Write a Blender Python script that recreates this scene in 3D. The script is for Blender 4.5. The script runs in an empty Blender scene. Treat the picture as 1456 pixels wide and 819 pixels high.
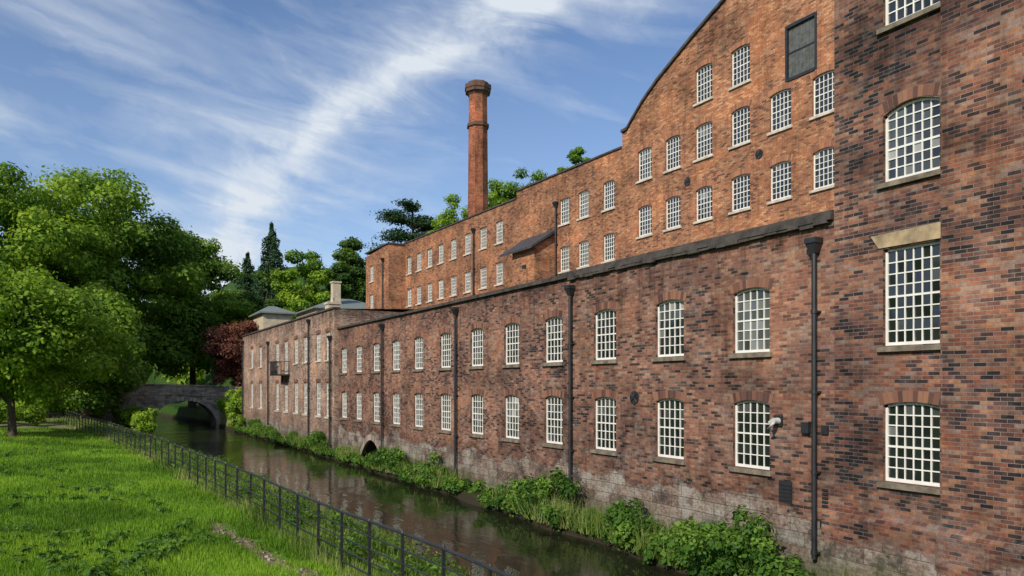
import bpy, math, random
import numpy as np
from mathutils import Vector
from mathutils.geometry import delaunay_2d_cdt
random.seed(7); rng=np.random.default_rng(7)
scene=bpy.context.scene
COL=scene.collection
EYE=4.7

# ---------------------------------------------------------------- nodes helper
class NB:
    def __init__(s,tree): s.t=tree; s.N=tree.nodes; s.L=tree.links
    def put(s,sock,v):
        if isinstance(v,bpy.types.NodeSocket): s.L.new(v,sock)
        elif v is not None:
            try: sock.default_value=v
            except Exception:
                sock.default_value=(v[0],v[1],v[2])
    def node(s,ty,ins=None,**props):
        n=s.N.new(ty)
        for k,v in props.items(): setattr(n,k,v)
        for k,v in (ins or {}).items(): s.put(n.inputs[k],v)
        return n
    def math(s,op,a,b=None,c=None,clamp=False):
        n=s.N.new('ShaderNodeMath'); n.operation=op; n.use_clamp=clamp
        s.put(n.inputs[0],a)
        if b is not None: s.put(n.inputs[1],b)
        if c is not None: s.put(n.inputs[2],c)
        return n.outputs[0]
    def mix(s,f,a,b,blend='MIX'):
        n=s.N.new('ShaderNodeMix'); n.data_type='RGBA'; n.blend_type=blend
        s.put(n.inputs[0],f)
        for i,v in ((6,a),(7,b)):
            if not isinstance(v,bpy.types.NodeSocket) and len(v)==3: v=(*v,1)
            s.put(n.inputs[i],v)
        return n.outputs[2]
    def ramp(s,f,stops,interp='LINEAR'):
        n=s.N.new('ShaderNodeValToRGB'); n.color_ramp.interpolation=interp
        e=n.color_ramp.elements
        while len(e)<len(stops): e.new(0.5)
        for el,(p,c) in zip(e,stops):
            el.position=p
            el.color=(c,c,c,1) if isinstance(c,(int,float)) else (*c,1)
        s.put(n.inputs[0],f); return n.outputs[0]
    def noise(s,vec,scale,detail=4,rough=.55,dist=0):
        n=s.node('ShaderNodeTexNoise',{'Scale':scale,'Detail':detail,'Roughness':rough,'Distortion':dist})
        if vec is not None: s.put(n.inputs['Vector'],vec)
        return n.outputs[0]
    def xyz(s,x,y,z):
        n=s.N.new('ShaderNodeCombineXYZ')
        for i,v in enumerate((x,y,z)): s.put(n.inputs[i],v)
        return n.outputs[0]
    def sep(s,v):
        n=s.N.new('ShaderNodeSeparateXYZ'); s.L.new(v,n.inputs[0]); return n.outputs

def newmat(name):
    m=bpy.data.materials.new(name); m.use_nodes=True
    nb=NB(m.node_tree); b=m.node_tree.nodes['Principled BSDF']
    return m,nb,b

def simple(name,col,rough=.6,metal=0,var=.25,scale=3,bump=0,spec=.5):
    m,nb,b=newmat(name)
    tc=nb.node('ShaderNodeTexCoord').outputs['Object']
    n=nb.ramp(nb.noise(tc,scale,4),[(.3,0),(.7,1)])
    c=nb.mix(n,tuple(x*(1-var) for x in col),tuple(min(1,x*(1+var)) for x in col))
    nb.put(b.inputs['Base Color'],c)
    b.inputs['Roughness'].default_value=rough; b.inputs['Metallic'].default_value=metal
    b.inputs['Specular IOR Level'].default_value=spec
    if bump:
        bn=nb.node('ShaderNodeBump',{'Strength':bump,'Distance':.02,'Height':nb.noise(tc,scale*8,3)})
        nb.put(b.inputs['Normal'],bn.outputs[0])
    return m

def facade_uv(nb):
    tc=nb.node('ShaderNodeTexCoord').outputs['Object']
    g=nb.node('ShaderNodeNewGeometry').outputs['True Normal']
    x,y,z=nb.sep(tc); nx,ny,nz=nb.sep(g)
    f=nb.math('GREATER_THAN',nb.math('ABSOLUTE',nx),.6)
    u=nb.math('ADD',nb.math('MULTIPLY',f,y),nb.math('MULTIPLY',nb.math('SUBTRACT',1,f),x))
    return tc,u,z

def brick_mat(name,stops,mortar,bw=.235,bh=.079,ms=.008,dark=.5,stone=None,pale=0.0,stone_h=1.6,top=None,streak=.7,palec=(.42,.37,.33),topk=.75,regk=1.1,cool=0.0):
    m,nb,b=newmat(name)
    tc,u,z=facade_uv(nb)
    v=nb.xyz(u,z,0)
    reg=nb.noise(nb.xyz(nb.math('MULTIPLY',u,.7),z,2.2),.55,4,.62)
    # courses wander slightly
    z2=nb.math('ADD',z,nb.math('MULTIPLY',nb.math('SINE',nb.math('ADD',nb.math('MULTIPLY',u,.9),nb.math('MULTIPLY',z,.4))),.012))
    bt=nb.node('ShaderNodeTexBrick',{'Vector':nb.xyz(u,z2,0),'Color1':(0,0,0,1),'Color2':(1,1,1,1),'Mortar':(.5,.5,.5,1),
        'Scale':1.0,'Mortar Size':ms,'Mortar Smooth':.3,'Bias':0.0,'Brick Width':bw,'Row Height':bh})
    fac=bt.outputs['Fac']
    tone=nb.math('ADD',bt.outputs['Color'],nb.math('MULTIPLY',nb.math('SUBTRACT',reg,.5),regk))
    col=nb.ramp(tone,stops)
    fine=nb.noise(v,10,3,.7)
    col=nb.mix(.65,col,nb.ramp(fine,[(.25,.4),(.75,1.4)]),'MULTIPLY')
    mcol=nb.mix(reg,tuple(c*.35 for c in mortar),tuple(c*1.25 for c in mortar))
    col=nb.mix(nb.math('MULTIPLY',fac,.85),col,mcol)
    big=nb.noise(nb.xyz(nb.math('MULTIPLY',u,.55),nb.math('MULTIPLY',z,.7),1.7),.8,5,.68)
    col=nb.mix(1,col,nb.ramp(big,[(.36,1-dark),(.47,.88),(.6,1.12),(.7,1.3)]),'MULTIPLY')
    st=nb.noise(nb.xyz(nb.math('MULTIPLY',u,2.0),nb.math('MULTIPLY',z,.25),4),1,5,.72)
    col=nb.mix(nb.ramp(st,[(.5,0),(.66,streak)]),col,nb.mix(1,col,(.38,.36,.36),'MULTIPLY'))
    col=nb.mix(nb.ramp(reg,[(.5,0),(.66,.6)]),col,nb.mix(1,col,(1.35,1.05,.85),'MULTIPLY'))
    if cool: # sooty purple-brown fields
        cn=nb.noise(nb.xyz(nb.math('MULTIPLY',u,.6),nb.math('MULTIPLY',z,.5),6.6),.6,4,.65)
        col=nb.mix(nb.ramp(cn,[(.42,0),(.6,cool)]),col,nb.mix(1,col,(.52,.56,.66),'MULTIPLY'))
    if pale:
        pn=nb.noise(nb.xyz(u,nb.math('MULTIPLY',z,1.2),9),1.1,5,.78)
        pm=nb.ramp(pn,[(.52,0),(.68,pale)])
        col=nb.mix(pm,col,palec)
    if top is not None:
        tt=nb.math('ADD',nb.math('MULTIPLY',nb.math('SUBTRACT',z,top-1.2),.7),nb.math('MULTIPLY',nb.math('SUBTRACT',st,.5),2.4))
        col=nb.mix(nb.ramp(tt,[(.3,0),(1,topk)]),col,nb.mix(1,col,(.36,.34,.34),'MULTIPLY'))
    if stone:
        sb=nb.node('ShaderNodeTexBrick',{'Vector':nb.xyz(u,nb.math('ADD',z2,nb.math('MULTIPLY',reg,.12)),0),'Color1':(0,0,0,1),'Color2':(1,1,1,1),'Mortar':(.5,.5,.5,1),
            'Scale':1.0,'Mortar Size':.013,'Mortar Smooth':.5,'Bias':0.0,'Brick Width':.82,'Row Height':.33})
        sc=nb.ramp(sb.outputs['Color'],stone)
        sc=nb.mix(.9,sc,nb.ramp(fine,[(.28,.35),(.72,1.4)]),'MULTIPLY')
        bl=nb.noise(nb.xyz(u,z,2),1.3,5,.8)
        sc=nb.mix(nb.ramp(bl,[(.51,0),(.61,.6)]),sc,(.36,.35,.32))
        sc=nb.mix(nb.ramp(bl,[(.37,.85),(.47,0)]),sc,(.045,.038,.034))
        sc=nb.mix(nb.math('MULTIPLY',sb.outputs['Fac'],.8),sc,(.045,.038,.032))
        wet=nb.math('ADD',z,nb.math('MULTIPLY',nb.math('SUBTRACT',st,.5),1.8))
        sc=nb.mix(nb.ramp(nb.math('MULTIPLY',wet,.7),[(.15,.8),(.9,0)]),sc,(.045,.06,.022))
        lim=nb.math('ADD',z,nb.math('MULTIPLY',nb.math('SUBTRACT',big,.5),1.8))
        sm=nb.ramp(nb.math('SUBTRACT',lim,stone_h-.5),[(.46,1),(.54,0)])
        db=nb.ramp(nb.math('MULTIPLY',nb.math('SUBTRACT',lim,stone_h),.8),[(0,.65),(1,0)])
        col=nb.mix(db,col,nb.mix(1,col,(.45,.42,.41),'MULTIPLY'))
        col=nb.mix(nb.math('MULTIPLY',nb.ramp(bl,[(.53,0),(.62,.5)]),db),col,(.36,.34,.32))
        col=nb.mix(sm,col,sc)
    nb.put(b.inputs['Base Color'],col)
    b.inputs['Roughness'].default_value=.88
    b.inputs['Specular IOR Level'].default_value=.25
    h=nb.math('ADD',nb.math('SUBTRACT',1,fac),nb.math('MULTIPLY',fine,1.1))
    bn=nb.node('ShaderNodeBump',{'Strength':.85,'Distance':.015,'Height':h})
    nb.put(b.inputs['Normal'],bn.outputs[0])
    return m

STONE=[(0,(.13,.095,.078)),(.35,(.23,.16,.13)),(.7,(.27,.22,.18)),(1,(.17,.15,.13))]
LOW=[(0,(.035,.026,.027)),(.12,(.10,.054,.045)),(.3,(.23,.105,.072)),(.5,(.31,.145,.095)),(.66,(.21,.10,.078)),(.84,(.38,.20,.125)),(1,(.29,.20,.15))]
TOW=[(0,(.024,.020,.024)),(.2,(.070,.042,.040)),(.38,(.20,.078,.052)),(.55,(.30,.122,.072)),(.7,(.13,.07,.062)),(.86,(.37,.17,.09)),(1,(.28,.19,.15))]
UPP=[(0,(.12,.055,.038)),(.2,(.29,.12,.062)),(.5,(.44,.185,.09)),(.75,(.38,.155,.075)),(1,(.52,.29,.155))]
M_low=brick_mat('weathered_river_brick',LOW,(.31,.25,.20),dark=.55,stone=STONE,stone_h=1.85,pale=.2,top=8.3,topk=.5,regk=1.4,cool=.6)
M_tow=brick_mat('dark_mixed_brick',TOW,(.32,.27,.22),dark=.5,stone=STONE,stone_h=1.35,pale=.14,streak=.6,regk=1.7,cool=.75)
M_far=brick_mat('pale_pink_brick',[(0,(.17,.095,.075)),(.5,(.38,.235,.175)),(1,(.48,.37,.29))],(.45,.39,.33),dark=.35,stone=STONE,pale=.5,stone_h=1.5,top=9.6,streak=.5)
M_upp=brick_mat('orange_mill_brick',UPP,(.38,.29,.21),dark=.38,pale=.18,streak=.6,palec=(.48,.34,.22),regk=1.4,cool=.35)
M_chim=brick_mat('chimney_brick',[(0,(.19,.06,.035)),(.5,(.36,.125,.065)),(1,(.42,.16,.08))],(.3,.18,.12),dark=.4)
M_bridge=brick_mat('bridge_stone',[(0,(.20,.17,.15)),(.5,(.38,.32,.25)),(1,(.45,.40,.33))],(.18,.155,.13),bw=.5,bh=.22,ms=.012,dark=.45)
M_white=simple('white_window_paint',(.74,.735,.69),.5,var=.1)
M_sill=simple('sandstone_sill',(.17,.14,.105),.9,var=.5,scale=4,bump=.3)
M_sillp=simple('pale_stone_sill',(.50,.45,.37),.85,var=.3,scale=4)
M_lintel=simple('buff_sandstone_lintel',(.33,.25,.15),.9,var=.4,scale=4,bump=.3)
M_iron=simple('black_painted_iron',(.022,.023,.027),.45,var=.3,scale=5)
M_slate=simple('dark_slate',(.045,.045,.05),.6,var=.4,scale=4,bump=.4)
M_coping=simple('dark_weathered_coping',(.055,.047,.042),.85,var=.6,scale=3,bump=.4)
M_cream=simple('cream_render',(.48,.41,.30),.9,var=.2,scale=2)
M_grslate=simple('green_grey_slate',(.16,.19,.18),.7,var=.2,scale=3)
M_mortar=simple('lime_mortar',(.15,.11,.09),.95)
M_greywood=simple('grey_boarded_shutter',(.085,.09,.085),.8,var=.35,scale=5,bump=.3)
M_pvc=simple('grey_plastic_duct',(.42,.42,.41),.4,var=.1)
M_void=simple('dark_interior',(.012,.012,.012),.9)

def attr_mat(name,stops,rough=.85,translu=0,spec=.3,bright=None):
    m,nb,b=newmat(name)
    a=nb.node('ShaderNodeAttribute',attribute_name='rnd').outputs['Fac']
    col=nb.ramp(a,stops)
    nb.put(b.inputs['Base Color'],col)
    b.inputs['Roughness'].default_value=rough
    b.inputs['Specular IOR Level'].default_value=spec
    if translu:
        out=[n for n in nb.N if n.type=='OUTPUT_MATERIAL'][0]
        tr=nb.node('ShaderNodeBsdfTranslucent',{'Color':nb.mix(1,col,(1.7,1.6,.7),'MULTIPLY')})
        mx=nb.node('ShaderNodeMixShader',{0:translu})
        nb.L.new(b.outputs[0],mx.inputs[1]); nb.L.new(tr.outputs[0],mx.inputs[2])
        nb.L.new(mx.outputs[0],out.inputs[0])
    return m
M_vou=attr_mat('arch_brick',[(0,(.07,.038,.034)),(.4,(.20,.09,.06)),(1,(.28,.14,.09))])
M_vouup=attr_mat('orange_arch_brick',[(0,(.22,.09,.055)),(1,(.42,.19,.10))])
M_voust=attr_mat('arch_stone',[(0,(.15,.12,.10)),(1,(.36,.30,.25))])
M_brimvou=attr_mat('bridge_arch_stone',[(0,(.22,.18,.15)),(1,(.46,.39,.32))])
M_glass,nb,b=newmat('old_window_glass')
a=nb.node('ShaderNodeAttribute',attribute_name='rnd').outputs['Fac']
nb.put(b.inputs['Base Color'],nb.ramp(a,[(0,(.006,.008,.009)),(.5,(.02,.024,.027)),(.75,(.09,.10,.10)),(1,(.32,.32,.30))]))
b.inputs['Roughness'].default_value=.06; b.inputs['IOR'].default_value=1.75

def leafm(name,c0,c1,c2,tr=.35):
    return attr_mat(name,[(0,c0),(.5,c1),(1,c2)],rough=.6,translu=tr,spec=.2)
L_oak=leafm('oak_leaf',(.035,.085,.012),(.125,.235,.024),(.27,.39,.045))
L_light=leafm('fresh_leaf',(.05,.12,.012),(.18,.31,.026),(.33,.44,.05))
L_dark=leafm('dark_leaf',(.02,.055,.014),(.065,.135,.022),(.14,.22,.035))
L_con=leafm('conifer_needle',(.014,.038,.02),(.035,.08,.036),(.07,.13,.055),.15)
L_red=leafm('copper_leaf',(.06,.022,.02),(.19,.075,.055),(.28,.13,.08))
L_bank=leafm('bank_weed_leaf',(.025,.07,.012),(.075,.17,.024),(.18,.30,.045))
L_grass=leafm('grass_blade',(.06,.13,.014),(.155,.30,.025),(.30,.45,.05),.4)
L_dry=leafm('long_grass',(.08,.14,.02),(.17,.26,.05),(.40,.38,.18),.35)
M_bark=simple('tree_bark',(.085,.065,.05),.95,var=.4,scale=3,bump=.6)

# ---------------------------------------------------------------- mesh helpers
class Acc:
    def __init__(s): s.v=[]; s.f=[]; s.a=[]
    def face(s,pts,a=.5):
        i=len(s.v); s.v.extend(pts); s.f.append(tuple(range(i,i+len(pts)))); s.a.append(a)
    def box8(s,p,a=.5):
        i=len(s.v); s.v.extend(p)
        for q in ((0,1,2,3),(7,6,5,4),(0,4,5,1),(1,5,6,2),(2,6,7,3),(3,7,4,0)):
            s.f.append(tuple(i+k for k in q)); s.a.append(a)
    def box(s,x0,x1,y0,y1,z0,z1,a=.5):
        s.box8([(x0,y0,z0),(x1,y0,z0),(x1,y1,z0),(x0,y1,z0),(x0,y0,z1),(x1,y0,z1),(x1,y1,z1),(x0,y1,z1)],a)
    def tube(s,pts,rad,n=10,a=.5,cap=True):
        pts=[Vector(p) for p in pts]
        if not hasattr(rad,'__len__'): rad=[rad]*len(pts)
        base=len(s.v)
        for i,p in enumerate(pts):
            d=(pts[min(i+1,len(pts)-1)]-pts[max(i-1,0)]).normalized()
            up=Vector((0,0,1)) if abs(d.z)<.9 else Vector((1,0,0))
            e1=d.cross(up).normalized(); e2=d.cross(e1)
            for k in range(n):
                t=2*math.pi*k/n
                s.v.append(tuple(p+(e1*math.cos(t)+e2*math.sin(t))*rad[i]))
        for i in range(len(pts)-1):
            for k in range(n):
                k2=(k+1)%n
                s.f.append((base+i*n+k,base+i*n+k2,base+(i+1)*n+k2,base+(i+1)*n+k)); s.a.append(a)
        if cap:
            s.f.append(tuple(base+k for k in range(n))); s.a.append(a)
            s.f.append(tuple(base+(len(pts)-1)*n+k for k in range(n))); s.a.append(a)
    def build(s,name,mat,parent=None,smooth=False):
        if not s.v: return None
        me=bpy.data.meshes.new(name); me.from_pydata([tuple(p) for p in s.v],[],s.f); me.update()
        at=me.attributes.new('rnd','FLOAT','FACE'); at.data.foreach_set('value',np.array(s.a,dtype=np.float32))
        me.materials.append(mat)
        if smooth: me.polygons.foreach_set('use_smooth',[True]*len(me.polygons))
        o=bpy.data.objects.new(name,me); COL.objects.link(o)
        if parent: o.parent=parent
        return o

def npmesh(name,V,nper,A,mat,parent=None):
    n=len(V)//nper
    me=bpy.data.meshes.new(name)
    me.vertices.add(len(V)); me.vertices.foreach_set('co',V.astype(np.float32).ravel())
    me.loops.add(len(V)); me.loops.foreach_set('vertex_index',np.arange(len(V),dtype=np.int32))
    me.polygons.add(n); me.polygons.foreach_set('loop_start',np.arange(0,len(V),nper,dtype=np.int32))
    try: me.polygons.foreach_set('loop_total',np.full(n,nper,dtype=np.int32))
    except Exception: pass
    me.update(calc_edges=True)
    at=me.attributes.new('rnd','FLOAT','FACE'); at.data.foreach_set('value',np.clip(A,0,1).astype(np.float32))
    me.materials.append(mat)
    o=bpy.data.objects.new(name,me); COL.objects.link(o)
    if parent: o.parent=parent
    return o

def empty(name,loc=(0,0,0)):
    o=bpy.data.objects.new(name,None); o.location=loc; COL.objects.link(o); return o

def PX(X0): return lambda u,z,d: (X0-d,u,z)
def PY(Y0): return lambda u,z,d: (u,Y0-d,z)

def inpoly(p,poly):
    x,y=p; c=False; n=len(poly)
    for i in range(n):
        x1,y1=poly[i]; x2,y2=poly[i-1]
        if (y1>y)!=(y2>y) and x<(x2-x1)*(y-y1)/(y2-y1)+x1: c=not c
    return c

def wall(acc,T,outer,holes,reveal=.13):
    vs=[];es=[]
    for poly in [outer]+holes:
        b=len(vs); n=len(poly); vs+= [Vector(p) for p in poly]
        es+=[(b+i,b+(i+1)%n) for i in range(n)]
    r=delaunay_2d_cdt(vs,es,[],0,1e-5)
    ov,of=r[0],r[2]
    for f in of:
        c=(sum(ov[i][0] for i in f)/len(f),sum(ov[i][1] for i in f)/len(f))
        if not inpoly(c,outer): continue
        if any(min(q[0] for q in h)<=c[0]<=max(q[0] for q in h) and inpoly(c,h) for h in holes): continue
        acc.face([T(ov[i][0],ov[i][1],0) for i in f])
    for h in holes:
        for i in range(len(h)):
            a=h[i]; b2=h[(i+1)%len(h)]
            acc.face([T(a[0],a[1],0),T(b2[0],b2[1],0),T(b2[0],b2[1],-reveal),T(a[0],a[1],-reveal)])

def arcz(u,c,w,z1,rise):
    t=(u-c)/(w/2); return z1-rise*t*t
def hole(c,w,z0,z1,rise=.1,n=8):
    p=[(c-w/2,z0),(c+w/2,z0)]
    if rise<=0: return p+[(c+w/2,z1),(c-w/2,z1)]
    for i in range(n+1):
        u=c+w/2-w*i/n; p.append((u,arcz(u,c,w,z1,rise)))
    return p

class Facade:
    def __init__(s):
        s.wall=Acc(); s.frame=Acc(); s.glass=Acc(); s.sill=Acc(); s.vou=Acc(); s.bed=Acc(); s.iron=Acc(); s.cop=Acc()
    def pbox(s,acc,T,u0,u1,z0,z1,d0,d1,a=.5):
        acc.box8([T(u0,z0,d0),T(u1,z0,d0),T(u1,z1,d0),T(u0,z1,d0),T(u0,z0,d1),T(u1,z0,d1),T(u1,z1,d1),T(u0,z1,d1)],a)
    def window(s,T,c,w,z0,z1,rise=.1,cols=5,rows=6,arch=True,sill=True,fr=.05,bar=.023,rec=.1,pale=None,sd=.09):
        B=s.pbox; d0,d1=-rec-.05,-rec+.012
        l,r=c-w/2,c+w/2
        zt=z1-rise
        B(s.frame,T,l,l+fr,z0,zt+.01,d0,d1); B(s.frame,T,r-fr,r,z0,zt+.01,d0,d1)
        B(s.frame,T,l+fr,r-fr,z0,z0+fr*1.4,d0,d1)
        n=8
        for i in range(n):
            ua=l+w*i/n; ub=l+w*(i+1)/n; za=arcz(ua,c,w,z1,rise); zb=arcz(ub,c,w,z1,rise)
            s.frame.box8([T(ua,za-fr,d0),T(ub,zb-fr,d0),T(ub,zb+.02,d0),T(ua,za+.02,d0),T(ua,za-fr,d1),T(ub,zb-fr,d1),T(ub,zb+.02,d1),T(ua,za+.02,d1)])
        iw=(w-2*fr)/cols
        d2=d1-.012
        for i in range(1,cols):
            u=l+fr+iw*i
            B(s.frame,T,u-bar/2,u+bar/2,z0+fr*1.4,arcz(u,c,w,z1,rise)-fr*.9,d0+.01,d2)
        ih=(z1-fr-z0-fr*1.4)/rows
        for j in range(1,rows):
            z=z0+fr*1.4+ih*j; bb=bar*1.7 if j==rows//2 else bar
            B(s.frame,T,l+fr,r-fr,z-bb/2,z+bb/2,d0+.013,d2-.004)
        base=random.random()*.35 if pale is None else pale
        bl=random.random()<.35; blh=random.uniform(.4,.85)
        for i in range(cols):
            for j in range(rows):
                ua=l+fr+iw*i; ub=ua+iw; za=z0+fr*1.4+ih*j; zb=za+ih
                if j==rows-1: zb=z1
                t1=random.gauss(0,.004); t2=random.gauss(0,.004); g=-rec-.028
                a=base+random.gauss(0,.1)
                if random.random()<.08: a+=.35
                if bl and j/rows>blh: a+=.4
                s.glass.face([T(ua,za,g-t1-t2),T(ub,za,g+t1-t2),T(ub,zb,g+t1+t2),T(ua,zb,g-t1+t2)],max(0,min(1,a)))
        if sill:
            e=.09
            s.sill.box8([T(l-e,z0-.13,-.02),T(r+e,z0-.13,-.02),T(r+e,z0-.005,-rec),T(l-e,z0-.005,-rec),
                         T(l-e,z0-.13,sd),T(r+e,z0-.13,sd),T(r+e,z0-.03,sd),T(l-e,z0-.03,sd)])
        if arch: s.arch(T,c,w,z1,rise)
    def arch(s,T,c,w,z1,rise,h=.24,n=None,g=.006,ext=.06):
        n=n or max(9,int(w/.085))
        W=w+2*ext
        def pt(t,hh):
            u=c+t*W/2; z=arcz(c+t*w/2,c,w,z1,rise)
            dz=1; du=t*.28
            return u+du*hh, z+dz*hh
        for i in range(n):
            t0=-1+2*i/n; t1=-1+2*(i+1)/n; e=.10/n*1.2
            a0=pt(t0,.004);a1=pt(t1,.004);b1=pt(t1,h);b0=pt(t0,h)
            s.bed.face([T(a0[0],a0[1],.004),T(a1[0],a1[1],.004),T(b1[0],b1[1],.004),T(b0[0],b0[1],.004)])
            a0=pt(t0+e,.008);a1=pt(t1-e,.008);b1=pt(t1-e,h-.006);b0=pt(t0+e,h-.006)
            s.vou.box8([T(*a0,.003),T(*a1,.003),T(*b1,.003),T(*b0,.003),T(*a0,.009),T(*a1,.009),T(*b1,.009),T(*b0,.009)],random.random())
    def pipe(s,T,u,z0,z1,r=.055,hop=.14):
        s.iron.tube([T(u,z0,.13),T(u,z1-.25,.13)],r,10)
        z=z0+.1
        while z<z1-.4:
            s.iron.tube([T(u,z,.13),T(u,z+.09,.13)],r*1.35,10)
            s.pbox(s.iron,T,u-.1,u+.1,z+.02,z+.06,.0,.1)
            z+=1.83
        w=hop
        s.iron.box8([T(u-.07,z1-.34,.06),T(u+.07,z1-.34,.06),T(u+w,z1-.12,.02),T(u-w,z1-.12,.02),
                     T(u-.07,z1-.34,.19),T(u+.07,z1-.34,.19),T(u+w,z1-.12,.26),T(u-w,z1-.12,.26)])
        s.pbox(s.iron,T,u-w-.015,u+w+.015,z1-.12,z1,.012,.28)
    def disc(s,T,u,z,r):
        s.iron.tube([T(u,z,0),T(u,z,.035)],r,16)
        s.iron.tube([T(u,z,.03),T(u,z,.08)],r*.25,8)
        for k in range(8):
            t=math.pi*k/4
            s.iron.tube([T(u,z,.045),T(u+math.cos(t)*r*.95,z+math.sin(t)*r*.95,.045)],.012,4)
    def build(s,name,mw,sillm=None,vm=None,parent=None):
        e=parent or empty(name)
        s.wall.build('brick_walls',mw,e); s.frame.build('window_frames',M_white,e); s.glass.build('window_glass',M_glass,e)
        s.sill.build('window_sills',sillm or M_sill,e); s.vou.build('brick_arches',vm or M_vou,e); s.bed.build('arch_mortar',M_mortar,e)
        s.iron.build('iron_drainpipes',M_iron,e); s.cop.build('coping',M_coping,e)
        return e

# ================================================================= BUILDINGS
X1=14.5; T=PX(X1)
fw=Facade()
S_low=[13.09,16.08,19.12,22.13,25.12,28.10,31.29,34.47,37.56,40.66,43.8,46.75]
wins=[]
for i,s in enumerate(S_low):
    wins.append((s,1.18,2.62,4.33)); wins.append((s,1.18,5.53,7.15))
holes=[hole(*w) for w in wins]
tun=(41.6,4.0,-.6,1.5)
holes.append(hole(*tun,rise=1.35,n=16))
wall(fw.wall,T,[(10.7,-.8),(47.9,-.8),(47.9,8.4),(10.7,8.4)],holes,.16)
for i,w in enumerate(wins):
    fw.window(T,*w,pale=.75 if i==1 else None)
fwt=Facade(); fwt.arch(T,41.6,4.0,1.5,1.35,h=.34,n=19,ext=.02)
mill_wing=empty('riverside_mill_wing')
fwt.vou.build('culvert_arch_stones',M_voust,mill_wing); fwt.bed.build('culvert_arch_joint',M_mortar,mill_wing)
cul=Acc()
hp=hole(*tun,rise=1.35,n=16)
for i in range(len(hp)):
    a=hp[i]; c=hp[(i+1)%len(hp)]
    cul.face([T(a[0],a[1],-.16),T(c[0],c[1],-.16),T(c[0],c[1],-4),T(a[0],a[1],-4)])
cul.face([T(39,-.8,-4),T(44,-.8,-4),T(44,2,-4),T(39,2,-4)])
cul.build('culvert_tunnel',M_void,mill_wing)
for s,z0,z1 in ((11.13,.75,8.05),(20.9,.5,8.12),(29.95,.45,8.2),(39.4,.5,8.15)):
    fw.pipe(T,s,z0,z1)
fw.disc(T,17.62,4.33,.2)
fw.pbox(fw.iron,T,12.1,12.35,3.72,3.98,.0,.05)
for k in range(5): fw.pbox(fw.iron,T,11.85,12.2,1.95+k*.09,2.0+k*.09,.0,.03)
fw.pbox(fw.iron,T,11.83,12.22,1.9,2.42,.0,.012)
for k in range(5): fw.pbox(fw.iron,T,10.85,11.0,1.95+k*.09,2.0+k*.09,.0,.03)
fw.pbox(fw.iron,T,11.3,11.5,3.6,3.85,.01,.12); fw.pbox(fw.iron,T,10.83,11.0,3.6,3.8,.01,.06)
duct=Acc(); duct.tube([T(12.2,3.85,0),T(12.2,3.85,.22),T(12.2,3.80,.3),T(12.2,3.66,.34)],.075,12)
duct.build('vent_duct',M_pvc,mill_wing,True)
fw.pbox(fw.cop,T,10.7,47.9,8.403,8.52,-.45,.14)
fw.pbox(fw.cop,T,10.7,21.5,8.523,8.62,-.35,.10)
fw.pbox(fw.cop,T,21.53,30,8.523,8.57,-.35,.04)
s=10.8
while s<21:
    w=random.uniform(.25,.5); fw.pbox(fw.cop,T,s,s+w-.02,8.30+random.uniform(0,.05),8.40,.02,.11+random.uniform(0,.05)); s+=w
fw.build('riverside_mill_wing',M_low,parent=mill_wing)
r=Acc(); r.face([(14.9,10.7,8.45),(14.9,47.9,8.45),(25,47.9,9.1),(25,10.7,9.1)]); r.build('slate_roof',M_slate,mill_wing)

# --- right hand tower
ft=Facade(); tw=empty('brick_mill_tower')
tows=[(8.94,1.19,2.70,4.36,.08),(8.94,1.19,5.53,7.55,0.0),(8.94,1.19,8.95,10.5,.16),(8.94,1.19,12.2,13.9,.14)]
wall(ft.wall,T,[(8.25,-.8),(10.7,-.8),(10.7,17.5),(8.25,17.5)],[hole(*w) if w[4]>0 else hole(w[0],w[1],w[2],w[3],0) for w in tows],.16)
for i,w in enumerate(tows):
    ft.window(T,w[0],w[1],w[2],w[3],rise=w[4],cols=6,rows=7 if i!=1 else 8,arch=(i!=1),rec=.1,bar=.025,pale=[.25,.15,.55,.2][i])
X1b=14.36; Tb=PX(X1b)
twb=[(s,1.19,z0,z1,.1) for s in (4.4,1.2) for z0,z1 in ((2.7,4.36),(5.53,7.2),(8.95,10.5),(12.2,13.9))]
wall(ft.wall,Tb,[(-6,-.8),(8.25,-.8),(8.25,17.5),(-6,17.5)],[hole(*w) for w in twb],.16)
for w in twb: ft.window(Tb,*w[:4],rise=w[4],cols=6,rows=7)
ft.wall.face([(X1b,8.25,-.8),(X1,8.25,-.8),(X1,8.25,17.5),(X1b,8.25,17.5)])
ft.wall.face([(X1,10.7,-.8),(26,10.7,-.8),(26,10.7,17.5),(X1,10.7,17.5)])
ft.wall.face([(X1b,-6,-.8),(26,-6,-.8),(26,-6,17.5),(X1b,-6,17.5)])
ft.wall.face([(X1b,-6,17.5),(X1b,10.7,17.5),(26,10.7,17.5),(26,-6,17.5)])
for T_,a_,b_ in ((Tb,-6,8.25),(T,8.253,10.9)):
    zc=1.95
    ft.wall.box8([T_(a_,-.8,.0),T_(b_,-.8,0),T_(b_,zc,.003),T_(a_,zc,.003),T_(a_,-.8,.3),T_(b_,-.8,.3),T_(b_,zc-.12,.16),T_(a_,zc-.12,.16)])
ft.disc(T,10.85,1.55,.2)
ft.build('brick_mill_tower',M_tow,parent=tw)
ln=Acc(); d=.03
ln.box8([T(8.94-.68,7.58,-.02),T(8.94+.68,7.58,-.02),T(8.94+.86,7.86,-.02),T(8.94-.66,7.9,-.02),T(8.94-.68,7.58,d),T(8.94+.68,7.58,d),T(8.94+.86,7.86,d),T(8.94-.66,7.9,d)])
ln.build('stone_lintel',M_lintel,tw)

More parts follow.
